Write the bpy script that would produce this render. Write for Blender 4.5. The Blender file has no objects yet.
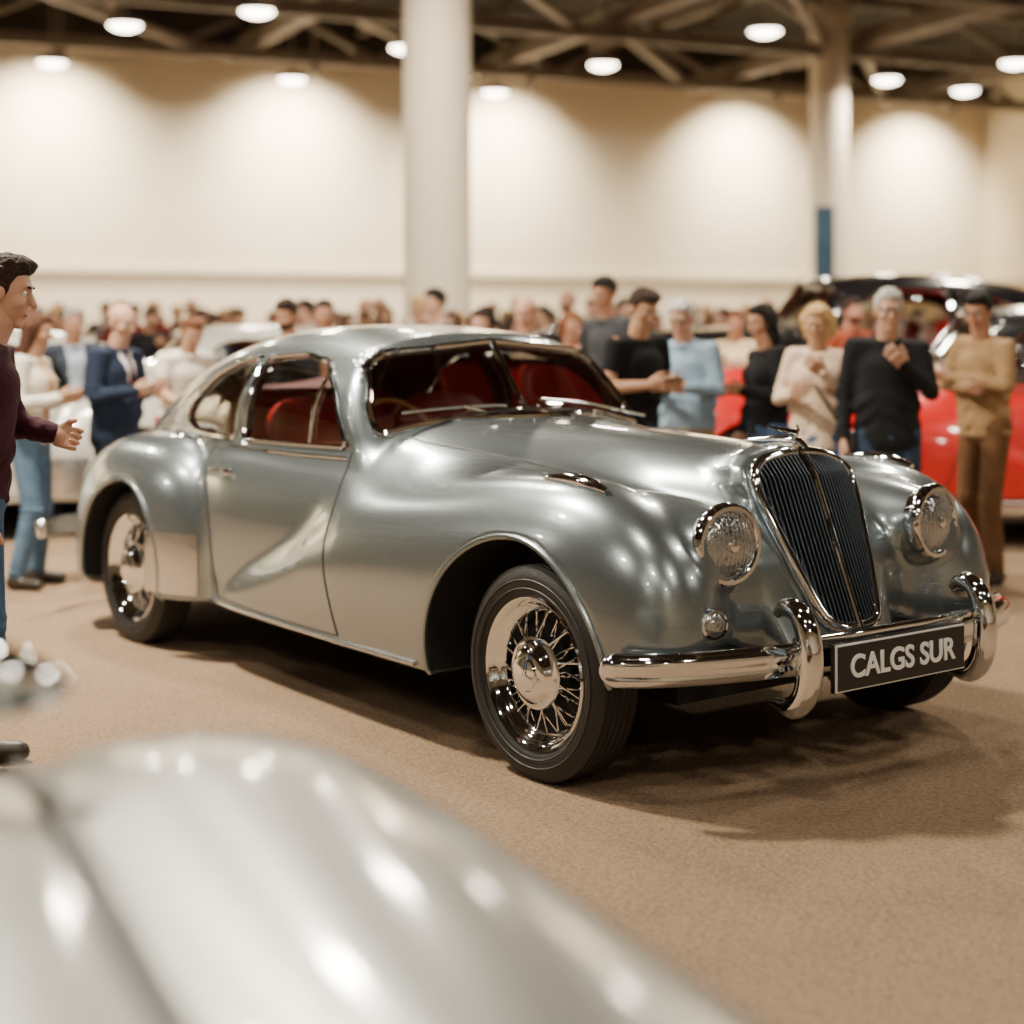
import bpy, math, random, time
import numpy as np
from mathutils import Vector, Matrix
T0=time.time()
random.seed(7); rng=np.random.default_rng(5)
S=bpy.context.scene
# ---------------------------------------------------------------- materials
def lin(c):
    return tuple(((x/255)/12.92 if x/255<=0.04045 else ((x/255+0.055)/1.055)**2.4) for x in c)
def mat(name,col,rough=.5,metal=0.,coat=0.,noise=None,bump=None,emit=None,spec=None,sheen=0.,sss=0.,coatr=.03):
    m=bpy.data.materials.new(name); m.use_nodes=True
    nt=m.node_tree; b=nt.nodes['Principled BSDF']
    b.inputs['Base Color'].default_value=(*col,1); b.inputs['Roughness'].default_value=rough
    b.inputs['Metallic'].default_value=metal; b.inputs['Coat Weight'].default_value=coat
    b.inputs['Coat Roughness'].default_value=coatr
    if spec is not None: b.inputs['Specular IOR Level'].default_value=spec
    if sheen: b.inputs['Sheen Weight'].default_value=sheen
    if sss:
        b.inputs['Subsurface Weight'].default_value=sss; b.inputs['Subsurface Radius'].default_value=(.02,.008,.005)
    if emit:
        b.inputs['Emission Color'].default_value=(*emit[0],1); b.inputs['Emission Strength'].default_value=emit[1]
    tc=None
    if noise or bump:
        tc=nt.nodes.new('ShaderNodeTexCoord')
    if noise:
        sc,amt=noise
        n=nt.nodes.new('ShaderNodeTexNoise'); n.inputs['Scale'].default_value=sc; n.inputs['Detail'].default_value=6
        nt.links.new(tc.outputs['Object'],n.inputs['Vector'])
        r=nt.nodes.new('ShaderNodeMapRange'); r.inputs['From Min'].default_value=.3; r.inputs['From Max'].default_value=.7
        r.inputs['To Min'].default_value=1-amt; r.inputs['To Max'].default_value=1+amt
        nt.links.new(n.outputs['Fac'],r.inputs['Value'])
        v=nt.nodes.new('ShaderNodeVectorMath'); v.operation='SCALE'; v.inputs[0].default_value=col
        nt.links.new(r.outputs['Result'],v.inputs['Scale']); nt.links.new(v.outputs['Vector'],b.inputs['Base Color'])
    if bump:
        sc,st=bump
        n=nt.nodes.new('ShaderNodeTexNoise'); n.inputs['Scale'].default_value=sc; n.inputs['Detail'].default_value=3
        nt.links.new(tc.outputs['Object'],n.inputs['Vector'])
        bp=nt.nodes.new('ShaderNodeBump'); bp.inputs['Strength'].default_value=st; bp.inputs['Distance'].default_value=.01
        nt.links.new(n.outputs['Fac'],bp.inputs['Height']); nt.links.new(bp.outputs['Normal'],b.inputs['Normal'])
    return m
def carpetmat():
    cc=lin((133,113,93))
    m=mat('carpet',cc,.97,spec=.06);nt=m.node_tree;b=nt.nodes['Principled BSDF'];tc=nt.nodes.new('ShaderNodeTexCoord')
    prev=None
    for sc,lo_,hi_ in((1.3,.92,1.08),(75,.72,1.28)):
        n=nt.nodes.new('ShaderNodeTexNoise');n.inputs['Scale'].default_value=sc;n.inputs['Detail'].default_value=4;nt.links.new(tc.outputs['Object'],n.inputs['Vector'])
        r=nt.nodes.new('ShaderNodeMapRange');r.inputs['From Min'].default_value=.3;r.inputs['From Max'].default_value=.7;r.inputs['To Min'].default_value=lo_;r.inputs['To Max'].default_value=hi_
        nt.links.new(n.outputs['Fac'],r.inputs['Value']);v=nt.nodes.new('ShaderNodeVectorMath');v.operation='SCALE';v.inputs[0].default_value=cc
        if prev: nt.links.new(prev.outputs['Vector'],v.inputs[0])
        nt.links.new(r.outputs['Result'],v.inputs['Scale']);prev=v;last=n
    nt.links.new(prev.outputs['Vector'],b.inputs['Base Color'])
    bp=nt.nodes.new('ShaderNodeBump');bp.inputs['Strength'].default_value=.8;bp.inputs['Distance'].default_value=.01;nt.links.new(last.outputs['Fac'],bp.inputs['Height']);nt.links.new(bp.outputs['Normal'],b.inputs['Normal'])
    return m
def glassmat(name,tint):
    m=bpy.data.materials.new(name); m.use_nodes=True; nt=m.node_tree; nt.nodes.clear()
    o=nt.nodes.new('ShaderNodeOutputMaterial'); mx=nt.nodes.new('ShaderNodeMixShader')
    t=nt.nodes.new('ShaderNodeBsdfTransparent'); t.inputs[0].default_value=(*tint,1)
    g=nt.nodes.new('ShaderNodeBsdfGlossy'); g.inputs['Roughness'].default_value=.01; g.inputs[0].default_value=(1,1,1,1)
    l=nt.nodes.new('ShaderNodeFresnel'); l.inputs['IOR'].default_value=1.5
    a=nt.nodes.new('ShaderNodeMath'); a.operation='MULTIPLY_ADD'; a.inputs[1].default_value=2.1; a.inputs[2].default_value=.05; a.use_clamp=True
    nt.links.new(l.outputs[0],a.inputs[0]); nt.links.new(a.outputs[0],mx.inputs[0])
    nt.links.new(t.outputs[0],mx.inputs[1]); nt.links.new(g.outputs[0],mx.inputs[2]); nt.links.new(mx.outputs[0],o.inputs[0])
    return m
M={}
PC=(.265,.315,.345)
M['paint']=mat('silver_blue_paint',PC,.27,.85,1.0,noise=(900,.05))
M['roofp']=mat('silver_blue_roof_paint',PC,.27,.85,1.0,noise=(900,.05))
M['paint_red']=mat('red_paint',(.6,.008,.008),.3,.1,1.0,noise=(900,.05))
M['paint_black']=mat('black_paint',(.008,.008,.01),.2,.1,1.0,noise=(900,.05))
M['paint_cream']=mat('cream_paint',(.55,.53,.48),.3,.3,1.0,noise=(900,.05))
M['paint_pewter']=mat('pewter_paint',(.29,.30,.285),.33,.78,.8,noise=(900,.05),coatr=.08)
M['chrome']=mat('chrome',(.84,.87,.91),.05,1.)
M['chrome2']=mat('satin_chrome',(.70,.72,.75),.26,1.)
M['grille']=mat('dark_grille',(.05,.062,.075),.25,.85)
M['black']=mat('black_underside',(.006,.006,.006),.8)
M['seam']=mat('seam_rubber',(.010,.012,.014),.5)
M['tire']=mat('tire_rubber',(.010,.010,.010),.55,bump=(150,.2))
M['leather']=mat('red_leather',(.52,.014,.016),.4,noise=(6,.2),bump=(200,.15))
M['trimin']=mat('interior_lining',(.10,.010,.010),.7,noise=(6,.2))
M['wood']=mat('walnut_wood',(.5,.25,.09),.3,noise=(12,.35))
M['glass']=glassmat('window_glass',(.78,.82,.82))
M['lens']=mat('lamp_lens_glass',(.38,.42,.46),.08,.9,1.,bump=(45,.6))
M['plate']=mat('plate_black',(.012,.012,.014),.35)
M['white']=mat('plate_white',(.8,.8,.78),.4)
M['carpet']=carpetmat()
M['wall']=mat('cream_wall',lin((239,227,203)),.8,noise=(.5,.03))
M['walltrim']=mat('wall_trim',lin((226,216,196)),.7,noise=(2,.03))
M['ceil']=mat('ceiling_dark',(.036,.031,.027),.9,noise=(1,.3))
M['steel']=mat('truss_steel',(.19,.155,.12),.6,.1,noise=(2,.2))
M['lamph']=mat('lamp_housing',(.25,.22,.19),.5,.3,noise=(8,.1))
M['col']=mat('column_plaster',lin((216,203,181)),.7,noise=(1,.03))
M['lampglow']=mat('lamp_diffuser',(1,1,1),.5,emit=((1,.89,.70),22))
M['bluebanner']=mat('blue_banner',(.03,.08,.14),.6,noise=(3,.3))
M['tanboard']=mat('tan_board',(.5,.33,.18),.6,noise=(3,.1))
SK=[mat('skin_fair',(.50,.275,.185),.5,noise=(20,.08),sss=.08),mat('skin_tan',(.38,.19,.115),.5,noise=(20,.08),sss=.08),mat('skin_olive',(.44,.235,.14),.5,noise=(20,.08),sss=.08)]
M['eye']=mat('eye_white',(.6,.58,.55),.2); M['iris']=mat('iris_dark',(.03,.02,.015),.2); M['lips']=mat('lips',(.34,.11,.09),.5)
M['shoe']=mat('shoe_leather',(.03,.02,.015),.4,noise=(20,.2))
_cm={}
def cloth(c):
    if c not in _cm: _cm[c]=mat('cloth_%d_%d_%d'%c,lin(c),.9,noise=(14,.15),bump=(60,.5),spec=.2)
    return _cm[c]
def hairm(c):
    k=('h',)+c
    if k not in _cm: _cm[k]=mat('hair_%d_%d_%d'%c,lin(c),.7,noise=(60,.4),bump=(110,1.),spec=.25)
    return _cm[k]
# ---------------------------------------------------------------- mesh utils
def obj(name,V,F,mats,mi=None,smooth=True,parent=None,sharp=None):
    me=bpy.data.meshes.new(name)
    me.from_pydata(np.asarray(V,dtype=float).tolist(),[],[list(map(int,f)) for f in F])
    for m in mats: me.materials.append(m)
    if mi is not None: me.polygons.foreach_set('material_index',np.asarray(mi,dtype=np.int32))
    if smooth: me.polygons.foreach_set('use_smooth',np.ones(len(me.polygons),bool))
    me.update()
    if sharp: me.set_sharp_from_angle(angle=math.radians(sharp))
    o=bpy.data.objects.new(name,me); S.collection.objects.link(o)
    if parent: o.parent=parent
    return o
class Acc:
    def __init__(s): s.V=[];s.F=[];s.M=[];s.n=0;s.mats=[]
    def add(s,V,F,m,T=None,flip=False):
        V=np.asarray(V,float)
        if T is not None: V=V@np.array(T)[:3,:3].T+np.array(T)[:3,3]
        if m not in s.mats: s.mats.append(m)
        k=s.mats.index(m); s.V.append(V)
        for f in F:
            f=[int(i)+s.n for i in f]
            s.F.append(f[::-1] if flip else f); s.M.append(k)
        s.n+=len(V)
    def obj(s,name,parent=None,smooth=True,sharp=40):
        return obj(name,np.concatenate(s.V),s.F,s.mats,s.M,smooth,parent,sharp)
def box(c,h,R=None):
    c=np.array(c,float); s=np.array([[x,y,z] for x in(-1,1) for y in(-1,1) for z in(-1,1)],float)*np.array(h)
    if R is not None: s=s@np.array(R).T
    return s+c,[(0,1,3,2),(4,6,7,5),(0,4,5,1),(2,3,7,6),(0,2,6,4),(1,5,7,3)]
def beam(p,q,w,hh=None):
    p=np.array(p,float);q=np.array(q,float);d=q-p;L=np.linalg.norm(d);d/=L
    up=np.array([0,0,1.]) if abs(d[2])<.9 else np.array([1.,0,0])
    s=np.cross(up,d);s/=np.linalg.norm(s);t=np.cross(d,s)
    R=np.stack([d,s,t],1)
    return box((p+q)/2,(L/2,w/2,(hh or w)/2),R)
def tube(path,r,seg=10,closed=False,caps=True,asp=1.,up=(0,0,1)):
    P=np.asarray(path,float);n=len(P);r=np.broadcast_to(np.asarray(r,float),(n,))
    if closed: Tn=np.roll(P,-1,0)-np.roll(P,1,0)
    else: Tn=np.gradient(P,axis=0)
    Tn/=np.maximum(np.linalg.norm(Tn,axis=1,keepdims=True),1e-9)
    u=np.array(up,float); 
    if abs(Tn[0]@u)>.95: u=np.array([1.,0,0]) if abs(Tn[0][0])<.9 else np.array([0,1.,0])
    N=[];v=u-Tn[0]*(u@Tn[0]);v/=np.linalg.norm(v)
    for i in range(n):
        v=v-Tn[i]*(v@Tn[i]);v/=max(np.linalg.norm(v),1e-9);N.append(v)
    N=np.array(N);B=np.cross(Tn,N)
    a=np.linspace(0,2*np.pi,seg,endpoint=False)
    V=(P[:,None]+r[:,None,None]*(np.cos(a)[None,:,None]*N[:,None]+asp*np.sin(a)[None,:,None]*B[:,None])).reshape(-1,3)
    F=[]
    for i in range(n if closed else n-1):
        j=(i+1)%n
        for k in range(seg):
            l=(k+1)%seg; F.append((i*seg+k,i*seg+l,j*seg+l,j*seg+k))
    if caps and not closed:
        F.append(tuple(range(seg))[::-1]); F.append(tuple((n-1)*seg+k for k in range(seg)))
    return V,F
def sweep(path,sec,scale=None,nrm=None):
    P=np.asarray(path,float);n=len(P);T=np.gradient(P,axis=0);T/=np.linalg.norm(T,axis=1,keepdims=True)
    O=np.stack([T[:,1],-T[:,0],0*T[:,0]],1)
    sec=np.asarray(sec,float);m=len(sec);scale=np.ones(n) if scale is None else scale
    V=(P[:,None]+scale[:,None,None]*(sec[None,:,0,None]*O[:,None]+sec[None,:,1,None]*np.array([0,0,1.]))).reshape(-1,3)
    F=[(i*m+k,(i+1)*m+k,(i+1)*m+(k+1)%m,i*m+(k+1)%m) for i in range(n-1) for k in range(m)]
    F.append(tuple(range(m)));F.append(tuple((n-1)*m+k for k in range(m))[::-1])
    return V,F
def lathe(prof,seg=64,axis='y'):
    prof=np.asarray(prof,float);m=len(prof);a=np.linspace(0,2*np.pi,seg,endpoint=False)
    c,s=np.cos(a),np.sin(a)
    r=prof[None,:,0];h=np.broadcast_to(prof[None,:,1],(seg,m))
    X=r*c[:,None];Z=r*s[:,None]
    if axis=='y': V=np.stack([X,h,Z],-1)
    elif axis=='z': V=np.stack([X,Z,h],-1)
    else: V=np.stack([h,X,Z],-1)
    V=V.reshape(-1,3)
    F=[(i*m+k,i*m+k+1,((i+1)%seg)*m+k+1,((i+1)%seg)*m+k) for i in range(seg) for k in range(m-1)]
    return V,F
def smooth_path(pts,n=60,closed=False):
    P=np.asarray(pts,float)
    if closed: Q=np.concatenate([P[-1:],P,P[:2]])
    else: Q=np.concatenate([2*P[:1]-P[1:2],P,2*P[-1:]-P[-2:-1]])
    segs=len(Q)-3;out=[]
    t=np.linspace(0,segs,n,endpoint=not closed)
    for x in t:
        i=min(int(x),segs-1);f=x-i;a,b,c,d=Q[i:i+4]
        out.append(.5*((2*b)+(-a+c)*f+(2*a-5*b+4*c-d)*f*f+(-a+3*b-3*c+d)*f**3))
    return np.array(out)
EDG=[]
CO=[(0,0,0),(1,0,0),(0,1,0),(1,1,0),(0,0,1),(1,0,1),(0,1,1),(1,1,1)]
for a in range(8):
    for b in range(a+1,8):
        if sum(abs(CO[a][i]-CO[b][i]) for i in range(3))==1: EDG.append((CO[a],CO[b]))
def net(F,lo,h):
    ins=F<0;nx,ny,nz=F.shape
    cnt=np.zeros((nx-1,ny-1,nz-1),np.int8)
    for c in CO: cnt+=ins[c[0]:nx-1+c[0],c[1]:ny-1+c[1],c[2]:nz-1+c[2]]
    act=(cnt>0)&(cnt<8);idx=np.full(act.shape,-1,np.int64);ac=np.argwhere(act);idx[act]=np.arange(len(ac))
    pos=np.zeros((len(ac),3));w=np.zeros(len(ac))
    for a,b in EDG:
        fa=F[ac[:,0]+a[0],ac[:,1]+a[1],ac[:,2]+a[2]];fb=F[ac[:,0]+b[0],ac[:,1]+b[1],ac[:,2]+b[2]]
        cr=(fa<0)!=(fb<0);t=np.where(cr,fa/np.where(cr,fa-fb,1),0)
        p=np.array(a)+t[:,None]*(np.array(b)-np.array(a));pos+=np.where(cr[:,None],p,0);w+=cr
    V=(ac+pos/w[:,None])*h+np.array(lo)
    FS=[]
    for ax in range(3):
        o1,o2=(ax+1)%3,(ax+2)%3
        s0=[slice(None)]*3;s1=[slice(None)]*3;s0[ax]=slice(0,-1);s1[ax]=slice(1,None)
        A=ins[tuple(s0)];B=ins[tuple(s1)];e=np.argwhere(A!=B)
        ok=(e[:,o1]>0)&(e[:,o2]>0)&(e[:,o1]<F.shape[o1]-1)&(e[:,o2]<F.shape[o2]-1);e=e[ok]
        def cell(d1,d2):
            q=e.copy();q[:,o1]+=d1;q[:,o2]+=d2;return idx[q[:,0],q[:,1],q[:,2]]
        f=np.stack([cell(-1,-1),cell(0,-1),cell(0,0),cell(-1,0)],1)
        a=A[e[:,0],e[:,1],e[:,2]];f[~a]=f[~a][:,::-1];FS.append(f)
    return V,np.concatenate(FS)
def snet(fn,lo,hi,h):
    lo=np.array(lo,float);n=np.ceil((np.array(hi)-lo)/h).astype(int)+1
    g=np.stack(np.meshgrid(*[lo[i]+h*np.arange(n[i]) for i in range(3)],indexing='ij'),-1)
    F=fn(g.reshape(-1,3)).reshape(n)
    return net(F,lo,h)
def smin(a,b,k):
    h=np.maximum(k-np.abs(a-b),0)/k;return np.minimum(a,b)-h*h*k*.25
def smax(a,b,k): return -smin(-a,-b,k)
def rc(P,a,b,r1,r2):
    a=np.array(a,float);b=np.array(b,float);d=b-a
    t=np.clip(((P-a)@d)/(d@d),0,1);return np.linalg.norm(P-a-t[:,None]*d,axis=1)-(r1+(r2-r1)*t)
def ell(P,c,r):
    q=(P-np.array(c))/np.array(r);k0=np.linalg.norm(q,axis=1);k1=np.linalg.norm(q/np.array(r),axis=1)
    return k0*(k0-1)/np.maximum(k1,1e-6)
def crv(xs,ys,sig=.08):
    g=np.linspace(min(xs)-1,max(xs)+1,1200);o=np.argsort(xs);v=np.interp(g,np.array(xs)[o],np.array(ys)[o])
    s=sig/(g[1]-g[0]);k=np.arange(-int(4*s)-1,int(4*s)+2);w=np.exp(-.5*(k/s)**2);w/=w.sum()
    v=np.convolve(np.pad(v,len(k)//2,mode='edge'),w,mode='valid')
    return lambda x:np.interp(x,g,v)
def sdpoly(x,y,poly):
    P=np.array(poly,float);n=len(P);d=np.full(x.shape,1e9);ins=np.zeros(x.shape,bool)
    for i in range(n):
        a=P[i];b=P[i-1];ex,ey=b[0]-a[0],b[1]-a[1];wx,wy=x-a[0],y-a[1]
        t=np.clip((wx*ex+wy*ey)/(ex*ex+ey*ey),0,1);d=np.minimum(d,(wx-ex*t)**2+(wy-ey*t)**2)
        c=((a[1]>y)!=(b[1]>y))&(x<(b[0]-a[0])*(y-a[1])/((b[1]-a[1])+1e-12)+a[0]);ins^=c
    d=np.sqrt(d);return np.where(ins,-d,d)
# ---------------------------------------------------------------- main car implicit body
def tubef(u,y,z,cy,cz,ry,ru,rd,n,u1=None,L1=1,u0=None,L0=1):
    dy=np.abs(y-cy)/ry;dz=np.where(z>cz,(z-cz)/ru,(cz-z)/rd);g=dy**n+dz**n
    if u1 is not None: g=g+(np.maximum(u-u1,0)/L1)**n
    if u0 is not None: g=g+(np.maximum(u0-u,0)/L0)**n
    return (g**(1/n)-1)*np.minimum(ry,np.minimum(ru,rd))
ff_top=crv([.3,-.05,-.25,-.5,-.85,-1.2,-1.5,-1.9,-2.3,-2.8],[.975,.975,.97,.945,.865,.745,.63,.48,.34,.2],.12)
ff_out=crv([.3,-.5,-1.1,-1.6,-2.1,-2.6],[.955,.955,.935,.905,.865,.81],.15)
tub_hw=crv([0,-.5,-1.2,-2.2,-3.2,-3.9],[.80,.835,.865,.872,.80,.66])
tub_top=crv([0,-.8,-1.2,-2.5,-3.2,-4.0],[.9,1.05,1.12,1.12,1.04,.85])
hood_hw=crv([.6,.35,0,-.6,-1.2,-1.6],[.27,.30,.38,.52,.66,.70],.15)
hood_top=crv([.7,.35,0,-.5,-1.2,-1.6],[1.0,1.035,1.07,1.09,1.105,1.09],.12)
dm_hw=crv([-1.2,-1.6,-2.5,-3.0,-3.5,-4.0,-4.4],[.75,.755,.74,.68,.55,.38,.25])
dm_top=crv([-1.1,-1.5,-2.0,-2.4,-2.8,-3.2,-3.6,-4.0,-4.3],[1.40,1.45,1.485,1.475,1.415,1.29,1.11,.88,.7],.12)
def ws_u(y,z): return -1.17-.80*(z-1.10)-.30*y*y
def gru(y,z): return .585-.415*(z-.49)-.75*y*y-.5*np.maximum(z-.97,0)
GO=[(0,.485),(.07,.488),(.125,.52),(.165,.63),(.20,.76),(.228,.88),(.236,.94),(.222,.985),(.17,1.02),(.09,1.038),(0,1.044)]
GOF=GO+[(-a,b) for a,b in GO[-2:0:-1]]
def dome(u,y,z):
    r=dm_top(u)-.85; r=np.maximum(r,.05)
    f=tubef(u,y,z,0,.85,dm_hw(u),r,.5,3.0,u0=-3.7,L0=.6)
    return smax(f,(u-ws_u(y,z))*.75,.05)
def tubb(u,y,z):
    return tubef(u,y,z,0,.52,tub_hw(u),tub_top(u)-.52,.45,3.1,u1=-.5,L1=.6,u0=-3.3,L0=.85)
def solid(P):
    u,y,z=P[:,0],np.abs(P[:,1]),P[:,2]
    t=ff_top(u);cz=np.minimum(.5,t-.16);ro=ff_out(u);cy=np.minimum(.695,ro-.2)
    f=tubef(u,y,z,cy,cz,ro-cy,t-cz,.55,2.35,u1=-.05,L1=.60)
    hood=tubef(u,y,z,0,.62,hood_hw(u),hood_top(u)-.62,.5,2.4)
    gu=gru(y,z)-.03
    hood=smax(hood,(u-gu)*.9,.03);hood=smax(hood,(-1.5-u),.03)
    m=(u>-.3)&(u<.7)&(y<.4)
    gs=np.full(u.shape,.5);gs[m]=smax(sdpoly(y[m],z[m],[(-.3,.485)]+GO+[(-.3,1.044)])-.022+.30*np.maximum(gu[m]-u[m]-.05,0),(u[m]-gu[m])*.9,.012)
    apr=tubef(u,y,z,0,.58,.82+0*u,.31,.36,3.0,u1=-.2,L1=.66,u0=-1,L0=.5)
    pod=ell(np.stack([u,y,z],1),(.22,.51,.785),(.40,.132,.132));pod=smax(pod,u-.475,.01)
    tb=tubb(u,y,z)
    kf=np.interp(u,[-1.6,-1.2,-.5],[.08,.10,.08])
    gap=np.clip((.30-y)/.1,0,1);
    f=smin(f,apr,.09)
    f=np.where(gap>0,smax(f,(u-gu)*.9-(1-gap)*.3,.02),f)
    kh=np.interp(u,[-1.2,-.5,.0],[.09,.07,.035])
    f=smin(f,hood,kh);g2=smin(f,gs,.05);front=np.clip((u-gu+.06)/.05,0,1);f=g2*(1-front)+np.minimum(f,gs)*front
    f=smin(f,pod,.07);f=smin(f,tb,kf)
    dm=dome(u,y,z);f=smin(f,dm,.03)
    du=np.where(u>-3.0,(u+3.0)/.70,(-3.0-u)/.76)
    dz=np.where(z>.42,(z-.42)/.55,(.42-z)/.7);dy=np.abs(y-.70)/.305
    rf=((du**2.8+dz**2.5+dy**2.4)**(1/2.45)-1)*.29
    f=smin(f,rf,.018)
    zb=np.interp(u,[.0,.25,.5],[.255,.335,.37])
    return smax(f,zb-z,.035)
SIDEW=[[(-1.385,1.0),(-2.215,.985),(-2.225,1.335),(-1.93,1.345),(-1.74,1.320),(-1.56,1.21)],
       [(-2.315,.985),(-2.74,1.0),(-2.86,1.045),(-2.83,1.12),(-2.66,1.24),(-2.48,1.31),(-2.315,1.332)]]
WS=[(-.672,1.050),(-.35,1.112),(0,1.125),(.35,1.112),(.672,1.050),(.665,1.14),(.59,1.31),(.50,1.365),(0,1.405),(-.50,1.365),(-.59,1.31),(-.665,1.14)]
def carf(P):
    u,y,z=P[:,0],np.abs(P[:,1]),P[:,2]
    f=solid(P)
    arch=np.sqrt((u+.10)**2+(z-.325)**2)-.455;arch=np.maximum(arch,.58-y);f=smax(f,-arch,.02)
    arch=np.sqrt((u+3.0)**2+(z-.355)**2)-.405;arch=np.maximum(arch,.60-y);f=smax(f,-arch,.02)
    m=(u<-1.0)&(z>.3)
    Q=P[m];uu,yy,zz=u[m],y[m],z[m]
    cab=smin(dome(uu,yy,zz),tubb(uu,yy,zz),.04)+.032
    cab=smax(cab,.40-zz,.03);cab=smax(cab,uu+1.30,.03);cab=smax(cab,-3.0-uu,.03)
    g=smax(f[m],-cab,.012)
    for w in SIDEW:
        s=np.maximum(sdpoly(uu,zz,w)-.012,.35-yy);g=smax(g,-s,.008)
    s=sdpoly(Q[:,1],zz,WS)-.008;s=np.maximum(np.maximum(s,-2.0-uu),1.03-zz);g=smax(g,-s,.008)
    s=np.sqrt((yy/.36)**2+((zz-1.245)/.085)**2)-1;s=np.maximum(s*.085,uu+2.6);g=smax(g,-s,.008)
    f[m]=g
    return f
H=.0125
lo=np.array([-4.35,0,.2]);nn=[int(5.1/H),int(1.06/H),int(1.33/H)]
ax=[lo[i]+H*np.arange(nn[i]) for i in range(3)]
Fg=np.empty(nn)
YZ=np.stack(np.meshgrid(ax[1],ax[2],indexing='ij'),-1).reshape(-1,2)
for i in range(0,nn[0],16):
    xs=ax[0][i:i+16]
    P=np.concatenate([np.repeat(xs,len(YZ))[:,None],np.tile(YZ,(len(xs),1))],1)
    Fg[i:i+16]=carf(P).reshape(len(xs),nn[1],nn[2])
Fg=np.concatenate([Fg[:,:0:-1],Fg],1);lo2=lo.copy();lo2[1]=-(nn[1]-1)*H
V,Fc=net(Fg,lo2,H)
for it in range(3):
    f0=carf(V);e=.003;G=np.stack([(carf(V+np.eye(3)[i]*e)-carf(V-np.eye(3)[i]*e))/(2*e) for i in range(3)],1)
    g2=(G**2).sum(1);st=-(f0/np.maximum(g2,.05))[:,None]*G
    L=np.linalg.norm(st,axis=1,keepdims=True);V=V+st*np.minimum(1,(H*.4)/np.maximum(L,1e-9))
ce=V[Fc].mean(1);fs=solid(ce)
mi=np.zeros(len(Fc),int)
mi[(dome(ce[:,0],np.abs(ce[:,1]),ce[:,2])<.012)&(ce[:,2]>.985)&(ce[:,0]<-1.1)]=3
inn=fs<-.010;mi[inn]=1
mi[inn&((ce[:,0]>-.9)|((np.abs(ce[:,1])>.57)&(ce[:,0]<-2.55)&(ce[:,2]<.8)))]=2
mi[(ce[:,2]<.262)]=2
print('body',len(V),time.time()-T0)
def empty(name,loc,rz,sc=1.):
    e=bpy.data.objects.new(name,None);S.collection.objects.link(e);e.location=loc;e.rotation_euler=(0,0,rz);e.scale=(sc,)*3;return e
CA=math.atan2(-.79,.614)
car=empty('classic_coupe',(.783,5.942,0),CA)
body=obj('body',V,Fc,[M['paint'],M['trimin'],M['black'],M['roofp']],mi,True,car)
def march(a,b,dirn,start,end,step=.01):
    a=np.atleast_1d(np.asarray(a,float));b=np.atleast_1d(np.asarray(b,float));n=len(a)
    def mk(t):
        P=np.zeros((n,3));o=[i for i in range(3) if i!=dirn];P[:,o[0]]=a;P[:,o[1]]=b;P[:,dirn]=t;return P
    sg=np.sign(end-start);t=np.full(n,float(start));hit=np.zeros(n,bool)
    for _ in range(int(abs(end-start)/step)):
        f=solid(mk(t));hit|=f<0;t=np.where(hit,t,t+sg*step)
        if hit.all(): break
    A=t-sg*step;B=t.copy()
    for _ in range(12):
        m=(A+B)/2;f=solid(mk(m));A=np.where(f<0,A,m);B=np.where(f<0,m,B)
    return B
def s_y(u,z): return -march(u,z,1,1.1,0)
def s_u(y,z,st=1.): return march(y,z,0,st,-2.5)
def s_z(u,y): return march(u,y,2,1.6,0)
def side_path(pts,n=50,off=0.,closed=False):
    p=smooth_path(pts,n,closed)
    y=s_y(p[:,0],p[:,1]);return np.stack([p[:,0],y-off,p[:,1]],1)
def resamp(pts,n,closed=True):
    P=np.array(pts,float);Q=np.concatenate([P,P[:1]]) if closed else P
    d=np.r_[0,np.cumsum(np.linalg.norm(np.diff(Q,axis=0),axis=1))];t=np.linspace(0,d[-1],n,endpoint=not closed)
    return np.stack([np.interp(t,d,Q[:,i]) for i in range(Q.shape[1])],1)
def roundp(pts,n=80):
    p=resamp(pts,n,True)
    for _ in range(3): p=.25*np.roll(p,1,0)+.5*p+.25*np.roll(p,-1,0)
    return p
mir=lambda V:np.asarray(V)*np.array([1,-1,1])
def both(A,V,F,m):
    A.add(V,F,m);A.add(mir(V),F,m,flip=True)
tr=Acc();seam=Acc();gl=Acc();lip=Acc()
def grow(poly,d):
    P=np.array(poly);c=P.mean(0);return P+(P-c)/np.linalg.norm(P-c,axis=1,keepdims=True)*d
for w in SIDEW:
    p=roundp(grow(w,.014),100);y=s_y(p[:,0],p[:,1]);both(tr,*tube(np.stack([p[:,0],y-.002,p[:,1]],1),.0095,8,True),M['chrome'])
    R=np.array(grow(w,.012));z0=R[:,1].min()+1e-3;z1=R[:,1].max()-1e-3;GV=[];rows=14;cols=18
    for k in range(rows):
        z=z0+(z1-z0)*k/(rows-1);xs=[]
        for i in range(len(R)):
            a,b=R[i],R[i-1]
            if (a[1]-z)*(b[1]-z)<=0 and a[1]!=b[1]: xs.append(a[0]+(b[0]-a[0])*(z-a[1])/(b[1]-a[1]))
        for j in range(cols): GV.append((min(xs)+(max(xs)-min(xs))*j/(cols-1),z))
    GV=np.array(GV);gy=s_y(GV[:,0],GV[:,1])+.012
    both(gl,np.stack([GV[:,0],gy,GV[:,1]],1),[(k*cols+j,k*cols+j+1,(k+1)*cols+j+1,(k+1)*cols+j) for k in range(rows-1) for j in range(cols-1)],M['glass'])
zz_=np.linspace(.99,1.30,12);pp=np.stack([-1.66+0*zz_,zz_],1);y=s_y(pp[:,0],pp[:,1]);both(tr,*tube(np.stack([pp[:,0],y,pp[:,1]],1),.008,8),M['chrome'])
p=roundp(grow(WS,.008),160);x=s_u(p[:,0],p[:,1]);tr.add(*tube(np.stack([x+.003,p[:,0],p[:,1]],1),.016,8,True),M['chrome'])
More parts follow.
